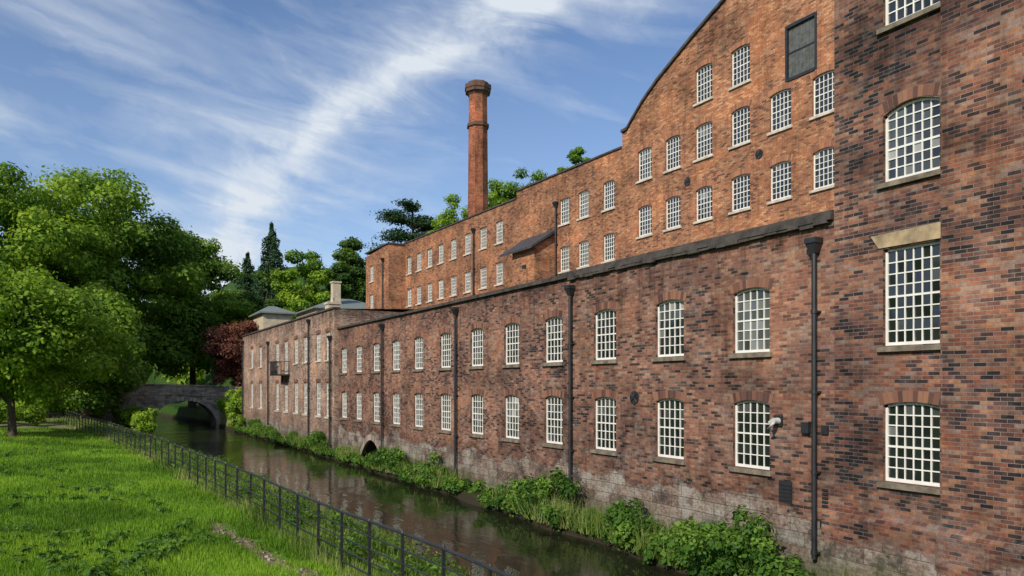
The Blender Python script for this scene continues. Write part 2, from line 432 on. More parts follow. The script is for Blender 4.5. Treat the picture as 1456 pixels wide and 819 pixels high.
# --- pale far wing
X0=14.2; T=PX(X0); ff=Facade(); farw=empty('riverside_end_wing')
S_f=[75.5,71.4,64.5,61.3,58.0,55.2,51.7,49.3]
fwn=[(s,1.15,6.45,8.35,.05) for s in S_f]+[(s,1.15,2.6,4.95,.05) for s in S_f]
fwn[3]=(61.3,1.15,5.65,8.35,.05)
hs=[hole(*w) for w in fwn]; tun2=(73.2,3.2,-.6,1.3); hs.append(hole(*tun2,rise=1.1,n=14))
wall(ff.wall,T,[(47.9,-.8),(80.4,-.8),(80.4,9.75),(47.9,9.75)],hs,.16)
for w in fwn: ff.window(T,*w[:4],rise=w[4],cols=4,rows=6,pale=.35,bar=.03)
ff.arch(T,*tun2[:2],1.3,1.1,h=.3,n=17,ext=.02)
hp=hole(*tun2,rise=1.1,n=14); cul=Acc()
for i in range(len(hp)):
    a=hp[i]; c=hp[(i+1)%len(hp)]
    cul.face([T(a[0],a[1],-.16),T(c[0],c[1],-.16),T(c[0],c[1],-4),T(a[0],a[1],-4)])
cul.face([T(71,-.8,-4),T(76,-.8,-4),T(76,2,-4),T(71,2,-4)])
cul.build('culvert_tunnel',M_void,farw)
for s,z0,z1 in ((67.6,1.2,8.6),(53.9,.7,9.5),(48.5,.6,8.0),(79.6,.7,9.3)): ff.pipe(T,s,z0,z1,r=.065)
ff.wall.face([(X0,47.9,-.8),(14.5,47.9,-.8),(14.5,47.9,9.75),(X0,47.9,9.75)])
ff.wall.face([(14.5,47.9,8.4),(24,47.9,8.4),(24,47.9,9.75),(14.5,47.9,9.75)])
ff.wall.face([(X0,80.4,-.8),(24,80.4,-.8),(24,80.4,9.75),(X0,80.4,9.75)])
ff.pbox(ff.cop,T,47.85,80.45,9.753,9.87,-.4,.1)
B=lambda *q: ff.pbox(ff.iron,T,*q)
B(60.0,62.7,5.5,5.6,.01,1.0)
for u in np.arange(60.02,62.7,.13): B(u-.01,u+.01,5.6,6.6,.96,.98)
for dd in np.arange(.1,1,.13): B(60.0,60.02,5.6,6.6,dd,dd+.02); B(62.68,62.7,5.6,6.6,dd,dd+.02)
B(59.99,62.71,6.6,6.65,.94,1.0); B(59.98,60.03,6.6,6.65,.01,.94); B(62.67,62.72,6.6,6.65,.01,.94)
B(60.0,62.7,5.6,5.9,.955,.965)
B(60.2,60.28,5.0,5.5,.01,.12); B(62.4,62.48,5.0,5.5,.01,.12)
ff.build('riverside_end_wing',M_far,M_sillp,parent=farw)
r=Acc(); r.face([(14.7,47.95,9.78),(14.7,80.35,9.78),(24,80.35,10.2),(24,47.95,10.2)]); r.build('slate_roof',M_slate,farw)
ch=Acc(); ch.box(21.2,22.4,73.5,74.7,9.5,12.9); ch.box(21.1,22.5,73.4,74.8,12.9,13.1)
ch.tube([(21.8,74.1,13.1),(21.8,74.1,13.6)],.2,8)
ch.build('rendered_chimney_stack',M_cream,farw)

# --- upper main mill
X2=25.0; T=PX(X2); fu=Facade(); mm=empty('brick_mill_building')
gab=[(31.42,18.25),(30.95,18.28),(30.54,18.65),(29.69,19.33),(28.6,20.0),(27.3,20.62),(26.1,21.18),(25.0,21.65),(24.03,22.05),(22,22.75),(20,23.1),(18,23.25)]
gabm=gab+[(36-a,b) for a,b in reversed(gab[:-1])]
gs=[18.9,21.0,23.16,25.38,27.48,29.58,16.75,14.6,12.4]
gw=[]
for s in gs:
    gw.append((s,1.08,12.45,13.97,.09)); gw.append((s,1.08,15.35,16.93,.09))
for s in (23.16,25.38): gw.append((s,1.08,18.0,19.63,.09))
door=(19.97,1.42,17.2,19.45)
wall(fu.wall,T,[(4.58,0)]+[(31.42,0)]+gabm,[hole(*w) for w in gw]+[hole(*door,rise=0)],.14)
for w in gw: fu.window(T,*w[:4],rise=w[4])
ms=[32.6,34.98,36.93]; lsn=[45.03,47.44,49.94,52.4,54.77,57.02,59.3,61.5]
mw=[(s,1.02,11.6,13.08,.06) for s in ms]+[(s,1.02,14.45,15.98,.06) for s in ms]
lw=[(s,1.02,11.78,13.3,.05) for s in lsn]+[(s,1.02,14.65,16.18,.05) for s in lsn]
wall(fu.wall,T,[(31.42,0),(42.6,0),(42.6,17.65),(31.42,17.45)],[hole(*w) for w in mw],.14)
wall(fu.wall,T,[(42.6,0),(62.4,0),(62.4,17.45),(42.6,17.15)],[hole(*w) for w in lw],.14)
for w in mw+lw: fu.window(T,*w[:4],rise=w[4],arch=False)
def copl(pts,h=.14,dd=.12,back=-.5):
    for (a,za),(c,zc) in zip(pts[:-1],pts[1:]):
        fu.cop.box8([T(a,za+.003,back),T(c,zc+.003,back),T(c,zc+h,back),T(a,za+h,back),T(a,za+.003,dd),T(c,zc+.003,dd),T(c,zc+h,dd),T(a,za+h,dd)])
copl(gabm,.15); copl([(31.45,17.45),(42.6,17.65)],.1,.08); copl([(42.65,17.15),(62.4,17.45)],.1,.08)
fu.wall.face([(X2,42.6,17.1),(X2+6,42.6,17.1),(X2+6,42.6,17.7),(X2,42.6,17.7)])
Xe=23.4; Te=PX(Xe)
ew=[(66.9,1.0,11.8,13.3,.05),(66.9,1.0,14.5,16.0,.05)]
wall(fu.wall,Te,[(62.4,0),(68.5,0),(68.5,17.0),(62.4,17.3)],[hole(*w) for w in ew],.14)
for w in ew: fu.window(Te,*w[:4],rise=w[4],arch=False)
wall(fu.wall,PY(62.4),[(Xe,0),(X2,0),(X2,17.45),(Xe,17.3)],[])
wall(fu.wall,PY(68.5),[(Xe,0),(36,0),(36,17),(Xe,17.0)],[])
wall(fu.wall,PY(31.42),[(X2,17),(36,17),(36,18.25),(X2,18.25)],[])
fu.pbox(fu.cop,Te,62.3,68.6,17.3,17.42,-1.5,.1)
Tl=PX(23.5)
wall(fu.wall,Tl,[(37.95,8),(40.6,8),(40.6,13.1),(37.95,13.1)],[])
wall(fu.wall,PY(37.95),[(23.5,8),(X2,8),(X2,14.0),(23.5,13.1)],[])
fu.pbox(fu.iron,Tl,38.9,39.4,11.9,12.15,0,.01)
fu.pipe(T,37.72,9.5,15.9); fu.pipe(T,48.75,9.5,16.3); fu.pipe(Te,63.6,9,16.2)
fu.disc(T,26.45,14.45,.2); fu.disc(T,22.1,14.6,.2); 
fu.build('brick_mill_building',M_upp,M_sillp,M_vouup,parent=mm)
a=Acc(); a.box8([(23.1,37.7,12.93),(25,37.7,14.12),(25,41.6,14.12),(23.1,41.6,12.93),(23.1,37.7,13.06),(25,37.7,14.3),(25,41.6,14.3),(23.1,41.6,13.06)])
def roofstrip(x0,x1,y0,y1,z0,z1,zb):
    xm=(x0+x1)/2
    a.face([(x0+.3,y0,z0-.1),(x0+.3,y1,z0-.1),(xm,y1,z0+.6),(xm,y0,z0+.6)]); a.face([(x1,y0,z0-.1),(x1,y1,z0-.1),(xm,y1,z0+.6),(xm,y0,z0+.6)])
roofstrip(25,36,31.5,42.6,17.4,0,0); roofstrip(25,36,42.6,68.5,17.0,0,0)
for (p,q) in zip(gabm[:-1],gabm[1:]):
    a.face([(25.3,p[0],p[1]-.05),(25.3,q[0],q[1]-.05),(42,q[0],q[1]-.05),(42,p[0],p[1]-.05)])
a.build('slate_roof',M_slate,mm)
a=Acc()
a.face([(36,31.5,0),(36,68.5,0),(36,68.5,17.2),(36,31.5,17.2)]); a.face([(42,4.58,0),(42,31.42,0),(42,31.42,18.2),(42,4.58,18.2)]); a.face([(25,4.6,0),(42,4.6,0),(42,4.6,18.2),(25,4.6,18.2)]); a.face([(36,31.42,0),(42,31.42,0),(42,31.42,18.2),(36,31.42,18.2)])
a.build('rear_walls',M_upp,mm)
a=Acc(); F_=Facade()
u0=door[0]-door[1]/2
for k in range(8):
    F_.pbox(a,T,u0+.05+k*.166,u0+.05+k*.166+.158,17.25,19.4,-.1,-.075)
a.build('hoist_door_boards',M_greywood,mm)
a=Acc()
F_.pbox(a,T,u0-.04,u0+.06,17.2,19.45,-.12,.03);F_.pbox(a,T,u0+1.38,u0+1.48,17.2,19.45,-.12,.03)
F_.pbox(a,T,u0+.063,u0+1.377,19.34,19.47,-.12,.03);F_.pbox(a,T,u0+.063,u0+1.377,17.16,17.28,-.12,.05);F_.pbox(a,T,u0+.063,u0+1.377,18.3,18.36,-.07,-.05)
F_.pbox(a,T,u0,u0+1.4,17.2,19.4,-.13,-.125)
a.build('hoist_door_frame',M_iron,mm)

# --- octagonal chimney
cx,cy=36.9,71.2; chm=empty('brick_chimney',(0,0,0))
a=Acc()
def octa(z0,z1,r0,r1,a): a.tube([(cx,cy,z0),(cx,cy,z1)],[r0,r1],8)
octa(2,32.6,1.36,1.07,a)
a.build('chimney_shaft',M_chim,chm)
a=Acc()
for z0,z1,r0,r1 in ((32.6,32.9,1.25,1.25),(32.9,33.0,1.1,1.1),(36.0,36.3,1.06,1.25),(36.3,36.65,1.42,1.42),(36.65,37.1,1.5,1.5),(37.1,37.4,1.2,1.15)): octa(z0,z1,r0,r1,a)
a.build('chimney_cap_and_band',simple('sooty_chimney_cap',(.10,.055,.04),.9,var=.4,scale=3),chm)
a=Acc(); octa(33.0,36.0,1.06,1.03,a); a.build('chimney_upper_shaft',M_chim,chm)

# --- cream house behind
hs_=empty('country_house')
a=Acc(); a.box(25,35,92,102,4,14.3); a.box(18.6,22,92,98,4,13.4); a.build('rendered_walls',M_cream,hs_)
a=Acc()
def hip(x0,x1,y0,y1,z,zr):
    e=.5; x0-=e;x1+=e;y0-=e;y1+=e; m=min(x1-x0,y1-y0)/2*.8; xa,xb=x0+m,x1-m; ym=(y0+y1)/2
    if xa>xb: xa=xb=(x0+x1)/2
    a.face([(x0,y0,z),(x1,y0,z),(xb,ym,zr),(xa,ym,zr)]);a.face([(x0,y1,z),(x1,y1,z),(xb,ym,zr),(xa,ym,zr)])
    a.face([(x0,y0,z),(x0,y1,z),(xa,ym,zr)]);a.face([(x1,y0,z),(x1,y1,z),(xb,ym,zr)])
    a.box(x0,x1,y0,y1,z-.15,z-.005)
hip(25,35,92,102,14.45,16.3); hip(18.6,22,92,98,13.55,14.6)
a.build('hipped_slate_roof',M_grslate,hs_)
a=Acc(); a.box(27.6,28.6,93.6,94.6,14.4,17.9); a.box(27.5,28.7,93.5,94.7,17.9,18.1); a.build('house_chimney',M_cream,hs_)
hf=Facade()
for u in (26.5,29,31.5,34): hf.window(PY(92.0),u,1.0,11.8,13.4,rise=.02,cols=2,rows=4,arch=False,rec=-.06,sill=False)
hf.frame.build('house_window_frames',M_white,hs_); hf.glass.build('house_window_glass',M_glass,hs_)

# --- stone bridge
Yb=88.0; T=PY(Yb); fb=Facade(); br=empty('stone_arch_bridge')
def btop(x): return 4.72-0.0035*(x-5.5)**2 if x>5.5 else 4.72-.006*(x-5.5)**2
xs=list(np.linspace(17,-9,27)); outer=[(-9,-.8),(17,-.8)]+[(x,btop(x)) for x in xs]
def bhole():
    p=[(6.25,-.8),(12.75,-.8)]
    for i in range(21):
        t=math.pi*i/20; p.append((9.5+3.25*math.cos(t),.35+2.7*math.sin(t)))
    return p
wall(fb.wall,T,outer,[bhole()],4.0)
wall(fb.wall,PY(Yb+4.4),outer,[bhole()],0)
for i in range(26):
    t0=math.pi*i/26;t1=math.pi*(i+1)/26;e=.012
    def q(t,r): return (9.5+(3.25+r)*math.cos(t),.35+(2.7+r)*math.sin(t))
    p=[q(t0+e,0.005),q(t1-e,0.005),q(t1-e,.4),q(t0+e,.4)]
    fb.vou.box8([T(*k,.0) for k in p]+[T(*k,.06) for k in p],random.random())
for x0,x1 in zip(xs[:-1],xs[1:]):
    za,zb=btop(x0),btop(x1)
    fb.sill.box8([T(x0,za+.003,-.4),T(x1,zb+.003,-.4),T(x1,zb+.15,-.4),T(x0,za+.15,-.4),T(x0,za+.003,.08),T(x1,zb+.003,.08),T(x1,zb+.15,.08),T(x0,za+.15,.08)])
    fb.bed.box8([T(x0,za-1.05,.0),T(x1,zb-1.05,.0),T(x1,zb-.93,.0),T(x0,za-.93,.0),T(x0,za-1.05,.07),T(x1,zb-1.05,.07),T(x1,zb-.93,.07),T(x0,za-.93,.07)])
    fb.wall.face([T(x0,za-1.0,0),T(x1,zb-1.0,0),T(x1,zb-1.0,-4.4),T(x0,za-1.0,-4.4)])
fb.wall.build('stone_walls',M_bridge,br); fb.vou.build('arch_ring',M_brimvou,br); fb.sill.build('parapet_coping',M_bridge,br); fb.bed.build('string_course',M_bridge,br)

# ================================================================= TERRAIN
def sst(x,a,b):
    t=np.clip((x-a)/(b-a),0,1); return t*t*(3-2*t)
def fenceX(y): return np.interp(y,[-10,10,20,31,45,60,80],[5.0,4.55,3.95,3.2,1.9,.2,-2.6])
def XL(y): return np.interp(y,[-30,20,45,70,95,140],[8.2,8.1,7.5,6.3,6.3,2])+.25*np.sin(y*.7)+.15*np.sin(y*1.9)
def XR(y): return np.interp(y,[-30,9,20,40,60,82,95,140],[12.7,12.6,12.9,13.5,13.5,13.2,12.7,9])+.15*np.sin(y*1.1+1)
def gz(x,y):
    x=np.asarray(x,float); y=np.asarray(y,float)
    fx=fenceX(y)
    left=1.12+.055*np.clip(fx-x,0,30)+.035*np.clip(fx-x-30,0,200)+.25*np.sin(x*.35+y*.21)*sst(fx-x,1,8)*.35+.006*np.clip(y-20,0,60)
    n=.05*np.sin(x*1.9+y*.6)+.04*np.sin(y*1.7-x*.8)
    left=left+n
    t=sst(x,fx+.7,XL(y)+.15)
    z=left*(1-t)+(-.25)*t
    rb=np.where(y<81,.28,1.6)
    tr=sst(x,XR(y)-.15,XR(y)+.5)
    z=np.where(x>(XL(y)+XR(y))/2,-.9+(rb+.9)*tr,z)
    ch=sst(x,XL(y)-.1,XL(y)+1.0)*(1-sst(x,XR(y)-1,XR(y)-.1)); z=z-.8*ch*np.where(x<(XL(y)+XR(y))/2,1,0)
    z=z+13*sst(x,34,62)+20*sst(x,62,200)
    away=np.maximum(sst(-x,-3,12),sst(x,14,24))
    z=z+away*(3*sst(y,88,105)+9*sst(y,112,170))+ 24*sst(y,150,300)
    z=z+10*sst(-x,25,90)
    return z
def axis(segs):
    o=[]
    for a,b,st in segs: o+=list(np.arange(a,b,st))
    return np.array(o+[segs[-1][1]])
gx=axis([(-600,-100,50),(-100,-30,5),(-30,-8,.8),(-8,16,.2),(16,40,2),(40,110,5),(110,600,50)])
gy=axis([(-300,-40,20),(-40,4,2),(4,50,.3),(50,95,.8),(95,200,4),(200,900,50)])
GX,GY=np.meshgrid(gx,gy); GZ=gz(GX,GY)
V=np.stack([GX.ravel(),GY.ravel(),GZ.ravel()],1); nx_=len(gx); ny_=len(gy)
I=np.arange(nx_*ny_).reshape(ny_,nx_)
Fq=np.stack([I[:-1,:-1],I[:-1,1:],I[1:,1:],I[1:,:-1]],-1).reshape(-1,4)
me=bpy.data.meshes.new('ground'); me.from_pydata(V.tolist(),[],Fq.tolist()); me.update(); me.polygons.foreach_set('use_smooth',[True]*len(me.polygons))
gm,nb,b=newmat('meadow_and_earth')
tc=nb.node('ShaderNodeTexCoord').outputs['Object']; x,y,z=nb.sep(tc)
g=nb.ramp(nb.noise(tc,1.2,6,.7),[(.3,(.05,.11,.014)),(.5,(.10,.21,.022)),(.7,(.17,.29,.035))])
earth=nb.ramp(nb.noise(tc,9,4,.75),[(.3,(.08,.058,.036)),(.7,(.36,.28,.18))])
pn=nb.noise(tc,1.6,4,.75)
pth=nb.math('ADD',nb.math('ABSOLUTE',nb.math('SUBTRACT',nb.math('ADD',x,nb.math('MULTIPLY',y,.09)),4.66)),nb.math('MULTIPLY',nb.math('SUBTRACT',pn,.5),.9))
pm=nb.ramp(pth,[(.2,1),(.32,0)])
ylim=nb.ramp(nb.math('MULTIPLY',nb.math('SUBTRACT',21.5,y),.4),[(0,0),(1,1)])
g=nb.mix(nb.math('MULTIPLY',pm,ylim),g,earth)
far_earth=nb.ramp(nb.math('MULTIPLY',nb.math('SUBTRACT',y,48),.03),[(0,0),(.4,.85)])  # brown earth patches blended into the grass further back
g=nb.mix(nb.math('MULTIPLY',far_earth,nb.ramp(nb.noise(tc,.5,3),[(.35,.3),(.6,1)])),g,earth)
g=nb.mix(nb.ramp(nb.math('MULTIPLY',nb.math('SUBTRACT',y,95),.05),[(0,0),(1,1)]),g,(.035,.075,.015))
low=nb.ramp(z,[(.25,1),(.6,0)])
g=nb.mix(low,g,(.035,.03,.02))
nb.put(b.inputs['Base Color'],g); b.inputs['Roughness'].default_value=.95; b.inputs['Specular IOR Level'].default_value=.1
nb.put(b.inputs['Normal'],nb.node('ShaderNodeBump',{'Strength':.8,'Distance':.08,'Height':nb.noise(tc,7,3,.7)}).outputs[0])
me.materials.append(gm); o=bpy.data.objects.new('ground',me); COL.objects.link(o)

# water
wm,nb,b=newmat('river_water')
tc=nb.node('ShaderNodeTexCoord').outputs['Object']; x,y,z=nb.sep(tc)
nb.put(b.inputs['Base Color'],nb.ramp(nb.noise(tc,.6,3),[(.3,(.012,.014,.007)),(.7,(.026,.030,.015))]))
b.inputs['Roughness'].default_value=.045; b.inputs['IOR'].default_value=1.29
n1=nb.noise(nb.xyz(nb.math('MULTIPLY',x,1.0),nb.math('MULTIPLY',y,.4),0),1.8,2,.5,.6)
n2=nb.noise(nb.xyz(x,nb.math('MULTIPLY',y,.6),0),8,2,.6)
rif=nb.ramp(nb.noise(tc,.25,2),[(.38,.2),(.62,1)])
far=nb.ramp(nb.math('MULTIPLY',y,.0125),[(.55,0),(.85,1)])
h=nb.math('MULTIPLY',nb.math('ADD',n1,nb.math('MULTIPLY',n2,nb.math('ADD',.2,nb.math('MULTIPLY',far,1.4)))),rif)
nb.put(b.inputs['Normal'],nb.node('ShaderNodeBump',{'Strength':.45,'Distance':.05,'Height':h}).outputs[0])
a=Acc(); a.face([(1.0,-60,0),(14.6,-60,0),(14.6,145,0),(1.0,145,0)]); a.build('river_water',wm)

# ================================================================= FENCE
fe=empty('estate_railing_fence'); a=Acc(); rail=Acc()
y=3.0; posts=[]
while y<72:
    posts.append((float(fenceX(y)),y)); y+=1.38
H=1.17
zb=[float(gz(px_,py_)) for px_,py_ in posts]
zs=[1.12+ (np.mean(zb[max(0,i-2):i+3])-1.12) for i in range(len(zb))]
for (px_,py_),zz in zip(posts,zs):
    lx=random.gauss(0,.012)
    a.box8([(px_-.026,py_-.015,zz-.4),(px_+.026,py_-.015,zz-.4),(px_+.026,py_+.015,zz-.4),(px_-.026,py_+.015,zz-.4),
            (px_-.026+lx,py_-.015,zz+H+.02),(px_+.026+lx,py_-.015,zz+H+.02),(px_+.026+lx,py_+.015,zz+H+.02),(px_-.026+lx,py_+.015,zz+H+.02)])
    a.tube([(px_+lx,py_,zz+H+.01),(px_+lx,py_,zz+H+.05)],[.034,.012],6)
for k,hh in enumerate((H,H-.27,H-.5,H-.73,H-.95)):
    rail.tube([(p[0],p[1],zz+hh) for p,zz in zip(posts,zs)],.028 if k==0 else .014,6)
a.build('fence_posts',M_iron,fe); rail.build('fence_rails',M_iron,fe)

# ================================================================= VEGETATION
def leafquads(P,Nrm,S,aspect=.65):
    n=len(P)
    r=rng.normal(size=(n,3)); N=Nrm/np.linalg.norm(Nrm,axis=1,keepdims=True)
    t=np.cross(N,r); t/=np.linalg.norm(t,axis=1,keepdims=True)+1e-9
    bb=np.cross(N,t); S=S[:,None] if S.ndim==1 else S
    a=P-t*S*.5; c=P+t*S*.5; w=bb*S*.5*aspect
    lift=N*S*.12
    V=np.stack([a,P+w,c,P-w+lift],1)
    return V.reshape(-1,3)

def blob_leaves(centers,radii,counts,lsize,flat=.7,shell=.55,up=.45,cl=None):
    Ps=[];Ns=[];As=[]
    for i,(c,r,k) in enumerate(zip(centers,radii,counts)):
        d=rng.normal(size=(k,3)); d/=np.linalg.norm(d,axis=1,keepdims=True)
        rr=shell+(1-shell)*rng.random(k)**.6; rr*=1+.2*rng.normal(size=k)
        p=d*rr[:,None]*r; p[:,2]*=flat
        Ps.append(p+c); nn=d+rng.normal(size=(k,3))*.45; nn[:,2]+=up; Ns.append(nn)
        cv=rng.normal()*.18 if cl is None else cl[i]
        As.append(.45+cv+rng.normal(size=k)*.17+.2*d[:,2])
    P=np.concatenate(Ps);N=np.concatenate(Ns);A=np.concatenate(As)
    S=lsize*(.6+.8*rng.random(len(P)))
    return P,N,A,S

def trunk_mesh(acc,base,top,r,limbs,centers):
    base=Vector(base);top=Vector(top)
    pts=[];rad=[]
    n=7
    for i in range(n+1):
        t=i/n; p=base.lerp(top,t)+Vector((math.sin(t*5+base.x)*.04,math.cos(t*4+base.y)*.04,0))*(top-base).length*.12
        pts.append(p); rad.append(r*(1-.75*t)*(1.35 if i==0 else 1))
    acc.tube(pts,rad,9)
    for k in range(limbs):
        c=Vector(centers[int(rng.integers(len(centers)))])
        t=random.uniform(.35,.9); i=int(t*n); p0=pts[i]
        mid=p0.lerp(c,.5)+Vector((0,0,-.05*(c-p0).length))
        acc.tube([p0,mid,c],[r*.38*(1-t*.5),r*.2,r*.06],6,cap=False)

def tree(name,loc,height,cr,cbase,mat,leaves=26000,lsize=.3,clumps=46,trunkr=.35,trunks=1,top_taper=.75,rmin=.17,rmax=.33):
    e=empty(name,loc)
    cz=(height+cbase)/2; rz=(height-cbase)/2
    C=[];R=[]
    while len(C)<clumps:
        d=rng.normal(size=3); d/=np.linalg.norm(d)
        k=rng.random()**.45*.86
        p=d*k
        tp=1-(1-top_taper)*max(0,p[2])
        C.append(np.array([p[0]*cr*tp,p[1]*cr*tp,cz+p[2]*rz])); R.append(cr*rng.uniform(rmin,rmax))
    R=np.array(R); cnt=(leaves*R**2/np.sum(R**2)).astype(int)+5
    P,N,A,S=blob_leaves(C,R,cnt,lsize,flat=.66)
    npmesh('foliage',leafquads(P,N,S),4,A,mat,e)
    a=Acc()
    for k in range(trunks):
        ox=(k-(trunks-1)/2)*1.2
        trunk_mesh(a,(ox,0,-.6),(ox*.5,.2*k,cz+rz*.35),trunkr,22//trunks,C)
    a.build('trunk_and_limbs',M_bark,e,True)
    return e

def TR(name,x,y,topz,cr,basef,mat,**k):
    z=float(gz(x,y))-.1; h=topz-z
    return tree(name,(x,y,z),h,cr,h*basef,mat,**k)

TR('maple_tree',-4.4,54,12.4,7.6,.20,L_light,leaves=58000,lsize=.25,clumps=120,trunkr=.26,trunks=2,rmin=.11,rmax=.24)
TR('oak_tree',2.5,103,33.0,12.5,.08,L_oak,leaves=58000,lsize=.46,clumps=130,trunkr=.7,rmin=.11,rmax=.26)
TR('oak_tree',-7,93,29.5,11,.08,L_light,leaves=48000,lsize=.44,clumps=100,trunkr=.6,rmin=.12,rmax=.26)
TR('ash_tree',12.8,110,27.0,9.2,.06,L_oak,leaves=44000,lsize=.44,clumps=90,trunkr=.5,rmin=.13,rmax=.27)
TR('oak_tree',-18,84,27,10,.1,L_light,leaves=14000,lsize=.5,clumps=50,trunkr=.6)
TR('oak_tree',0.0,84,15,7.5,.05,L_oak,leaves=30000,lsize=.36,clumps=70,trunkr=.4,rmin=.14,rmax=.28)
TR('ash_tree',21,114,20,5.5,.1,L_dark,leaves=14000,lsize=.42,clumps=36)
TR('copper_beech_tree',16.6,97.0,14.8,4.4,.08,L_red,leaves=18000,lsize=.3,clumps=50)
TR('oak_tree',31,121,28,6.5,.1,L_light,leaves=24000,lsize=.46,clumps=60,rmin=.15,rmax=.28)
TR('unseen_reflector_tree',39.8,125,33.5,5.2,.05,L_dark,leaves=26000,lsize=.44,clumps=80,top_taper=.3,rmin=.15,rmax=.28)
TR('unseen_reflector_tree',36.0,128,26,6,.05,L_oak,leaves=18000,lsize=.46,clumps=50)
TR('unseen_reflector_tree',25,126,25,5,.05,L_dark,leaves=12000,lsize=.46,clumps=36)
TR('oak_tree',45.8,95,32.6,4.2,.45,L_light,leaves=11000,lsize=.34,clumps=44)
TR('oak_tree',50.5,92.3,34.6,5.0,.45,L_light,leaves=15000,lsize=.34,clumps=50)
TR('oak_tree',54.5,90,36.2,4.8,.45,L_oak,leaves=13000,lsize=.34,clumps=44)
TR('oak_tree',54.8,78.2,36.6,2.8,.5,L_light,leaves=7000,lsize=.34,clumps=30)

def conifer(name,x,y,topz,r,tiers=22,n=30000,ls=.42):
    z=float(gz(x,y)); h=topz-z; e=empty(name,(x,y,z))
    P=[];N=[];A=[]
    a=Acc(); a.tube([(0,0,-.5),(0,0,h*.97)],[.35,.04],8)
    for t in range(tiers):
        f=t/(tiers-1); zz=h*(.10+.88*f); rr=r*(1-f)**.75*rng.uniform(.85,1.1)+.3
        nb_=int(9+7*(1-f))
        for b_ in range(nb_):
            az=rng.random()*6.283; L=rr*rng.uniform(.7,1.1); k=int(n/(tiers*nb_)*(.35+1.3*(1-f)))
            u=rng.random(k)**.7; wv=rng.normal(size=k)*.22*L*(1-.5*u)
            px_=np.cos(az)*u*L-np.sin(az)*wv; py_=np.sin(az)*u*L+np.cos(az)*wv
            pz=zz-.35*L*u*u+rng.normal(size=k)*.28-.15*np.abs(wv)
            P.append(np.stack([px_,py_,pz],1)); q=rng.normal(size=(k,3))*.6; q[:,2]+=.6; q[:,0]+=np.cos(az)*.5; q[:,1]+=np.sin(az)*.5; N.append(q); A.append(.25+.4*u+rng.normal(size=k)*.12)
            a.tube([(0,0,zz),(math.cos(az)*L*.9,math.sin(az)*L*.9,zz-.3*L)],[.05,.015],4,cap=False)
    P=np.concatenate(P);N=np.concatenate(N);A=np.concatenate(A)
    npmesh('foliage',leafquads(P,N,ls*(.6+.8*rng.random(len(P))),.5),4,A,L_con,e)
    a.build('trunk_and_branches',M_bark,e)
conifer('fir_tree',28.3,133,33.0,6.4)
conifer('fir_tree',25.0,137,28,5,n=18000)
def cedar(x,y,topz):
    z=float(gz(x,y)); h=topz-z; e=empty('cedar_tree',(x,y,z)); a=Acc(); a.tube([(0,0,-.5),(.2,0,h*.5),(0,.3,h*.95)],[.6,.4,.1],8)
    P=[];N=[];A=[]
    for t in range(58):
        f=rng.random(); az=rng.random()*6.283; L=(1-f*.55)*8.0*rng.uniform(.45,1.1); zz=h*(.36+.60*f)
        c=np.array([math.cos(az)*L*.66,math.sin(az)*L*.66,zz])
        a.tube([(0,0,zz-1.2),(c[0]*.6,c[1]*.6,zz-.25),tuple(c*[1.4,1.4,1])],[.13,.08,.02],5,cap=False)
        k=480; d=rng.normal(size=(k,3))*[1,1,.12]; d=d*[L*.25,L*.25,1.8]
        P.append(c+d); q=rng.normal(size=(k,3))*.5; q[:,2]+=.8; N.append(q); A.append(.6+rng.normal(size=k)*.2)
    P=np.concatenate(P);N=np.concatenate(N);A=np.concatenate(A)
    npmesh('foliage',leafquads(P,N,.34*(.6+.8*rng.random(len(P))),.6),4,A,L_con,e); a.build('trunk_and_limbs',M_bark,e)
cedar(42.5,103,32.6)

def mass(name,spots,mat,leaves,ls,per=14):
    C=[];R=[];cl=[]
    for (x,y,topz,r) in spots:
        z=float(gz(x,y)); base=rng.normal()*.15
        for k in range(per):
            d=rng.normal(size=3); d/=np.linalg.norm(d); kk=rng.random()**.5*.85
            cz=(topz+z)/2; C.append(np.array([x,y,cz])+d*kk*np.array([r,r,(topz-z)/2])); R.append(r*rng.uniform(.25,.42)); cl.append(base+rng.normal()*.1)
    R=np.array(R); cnt=(leaves*R**2/np.sum(R**2)).astype(int)+4
    P,N,A,S=blob_leaves(C,R,cnt,ls,flat=.8,cl=cl)
    return npmesh(name,leafquads(P,N,S),4,A,mat)
spots=[]
for i in range(34):
    x=-75+i*4.2+rng.normal()*2; y=138+rng.normal()*6+abs(x-10)*.1
    spots.append((x,y,float(gz(x,y))+(rng.uniform(12,16) if x>15 else rng.uniform(14,20)),6.5))
for i in range(22):
    spots.append((50+rng.random()*40,40+i*6.,float(gz(65,40+i*6.))+rng.uniform(4,7.5),5))
for i in range(20):
    spots.append((-60+i*10,215,float(gz(0,215))+rng.uniform(11,17),9))
mass('distant_woodland',spots,L_oak,80000,.9)
sp=[]
for i in range(20):
    x=-42+i*2.4; sp.append((x,96+rng.normal()*3,8+rng.random()*5,3.4))
sp+=[(19,101,9.5,3.2),(13.2,95,5,2),(22,104,9,3),(26,108,12,3.5)]
mass('woodland_understorey',sp,L_light,46000,.40,per=10)
sp=[]
for y in np.arange(81.5,87.5,1.2): sp.append((13.9+rng.random()*1.2,y,2.8+rng.random()*2.0,1.5))
sp+=[(14.2,81,3.6,1.3),(13.6,80,2.2,1.1),(13.7,78.5,1.6,.8)]
for y in np.arange(73,87,1.6): sp.append((4.2+rng.random()*1.2-(y-73)*.02,y,1.9+rng.random()*1.3,1.3))
for y in np.arange(64,86,2.0): sp.append((-3.5-rng.random()*5,y+3,2.6+rng.random()*1.2,1.6))
sp+=[(-1.5,85,4.6,2.2),(1.0,86.5,4.9,1.8),(3.6,86.8,3.6,1.4)]
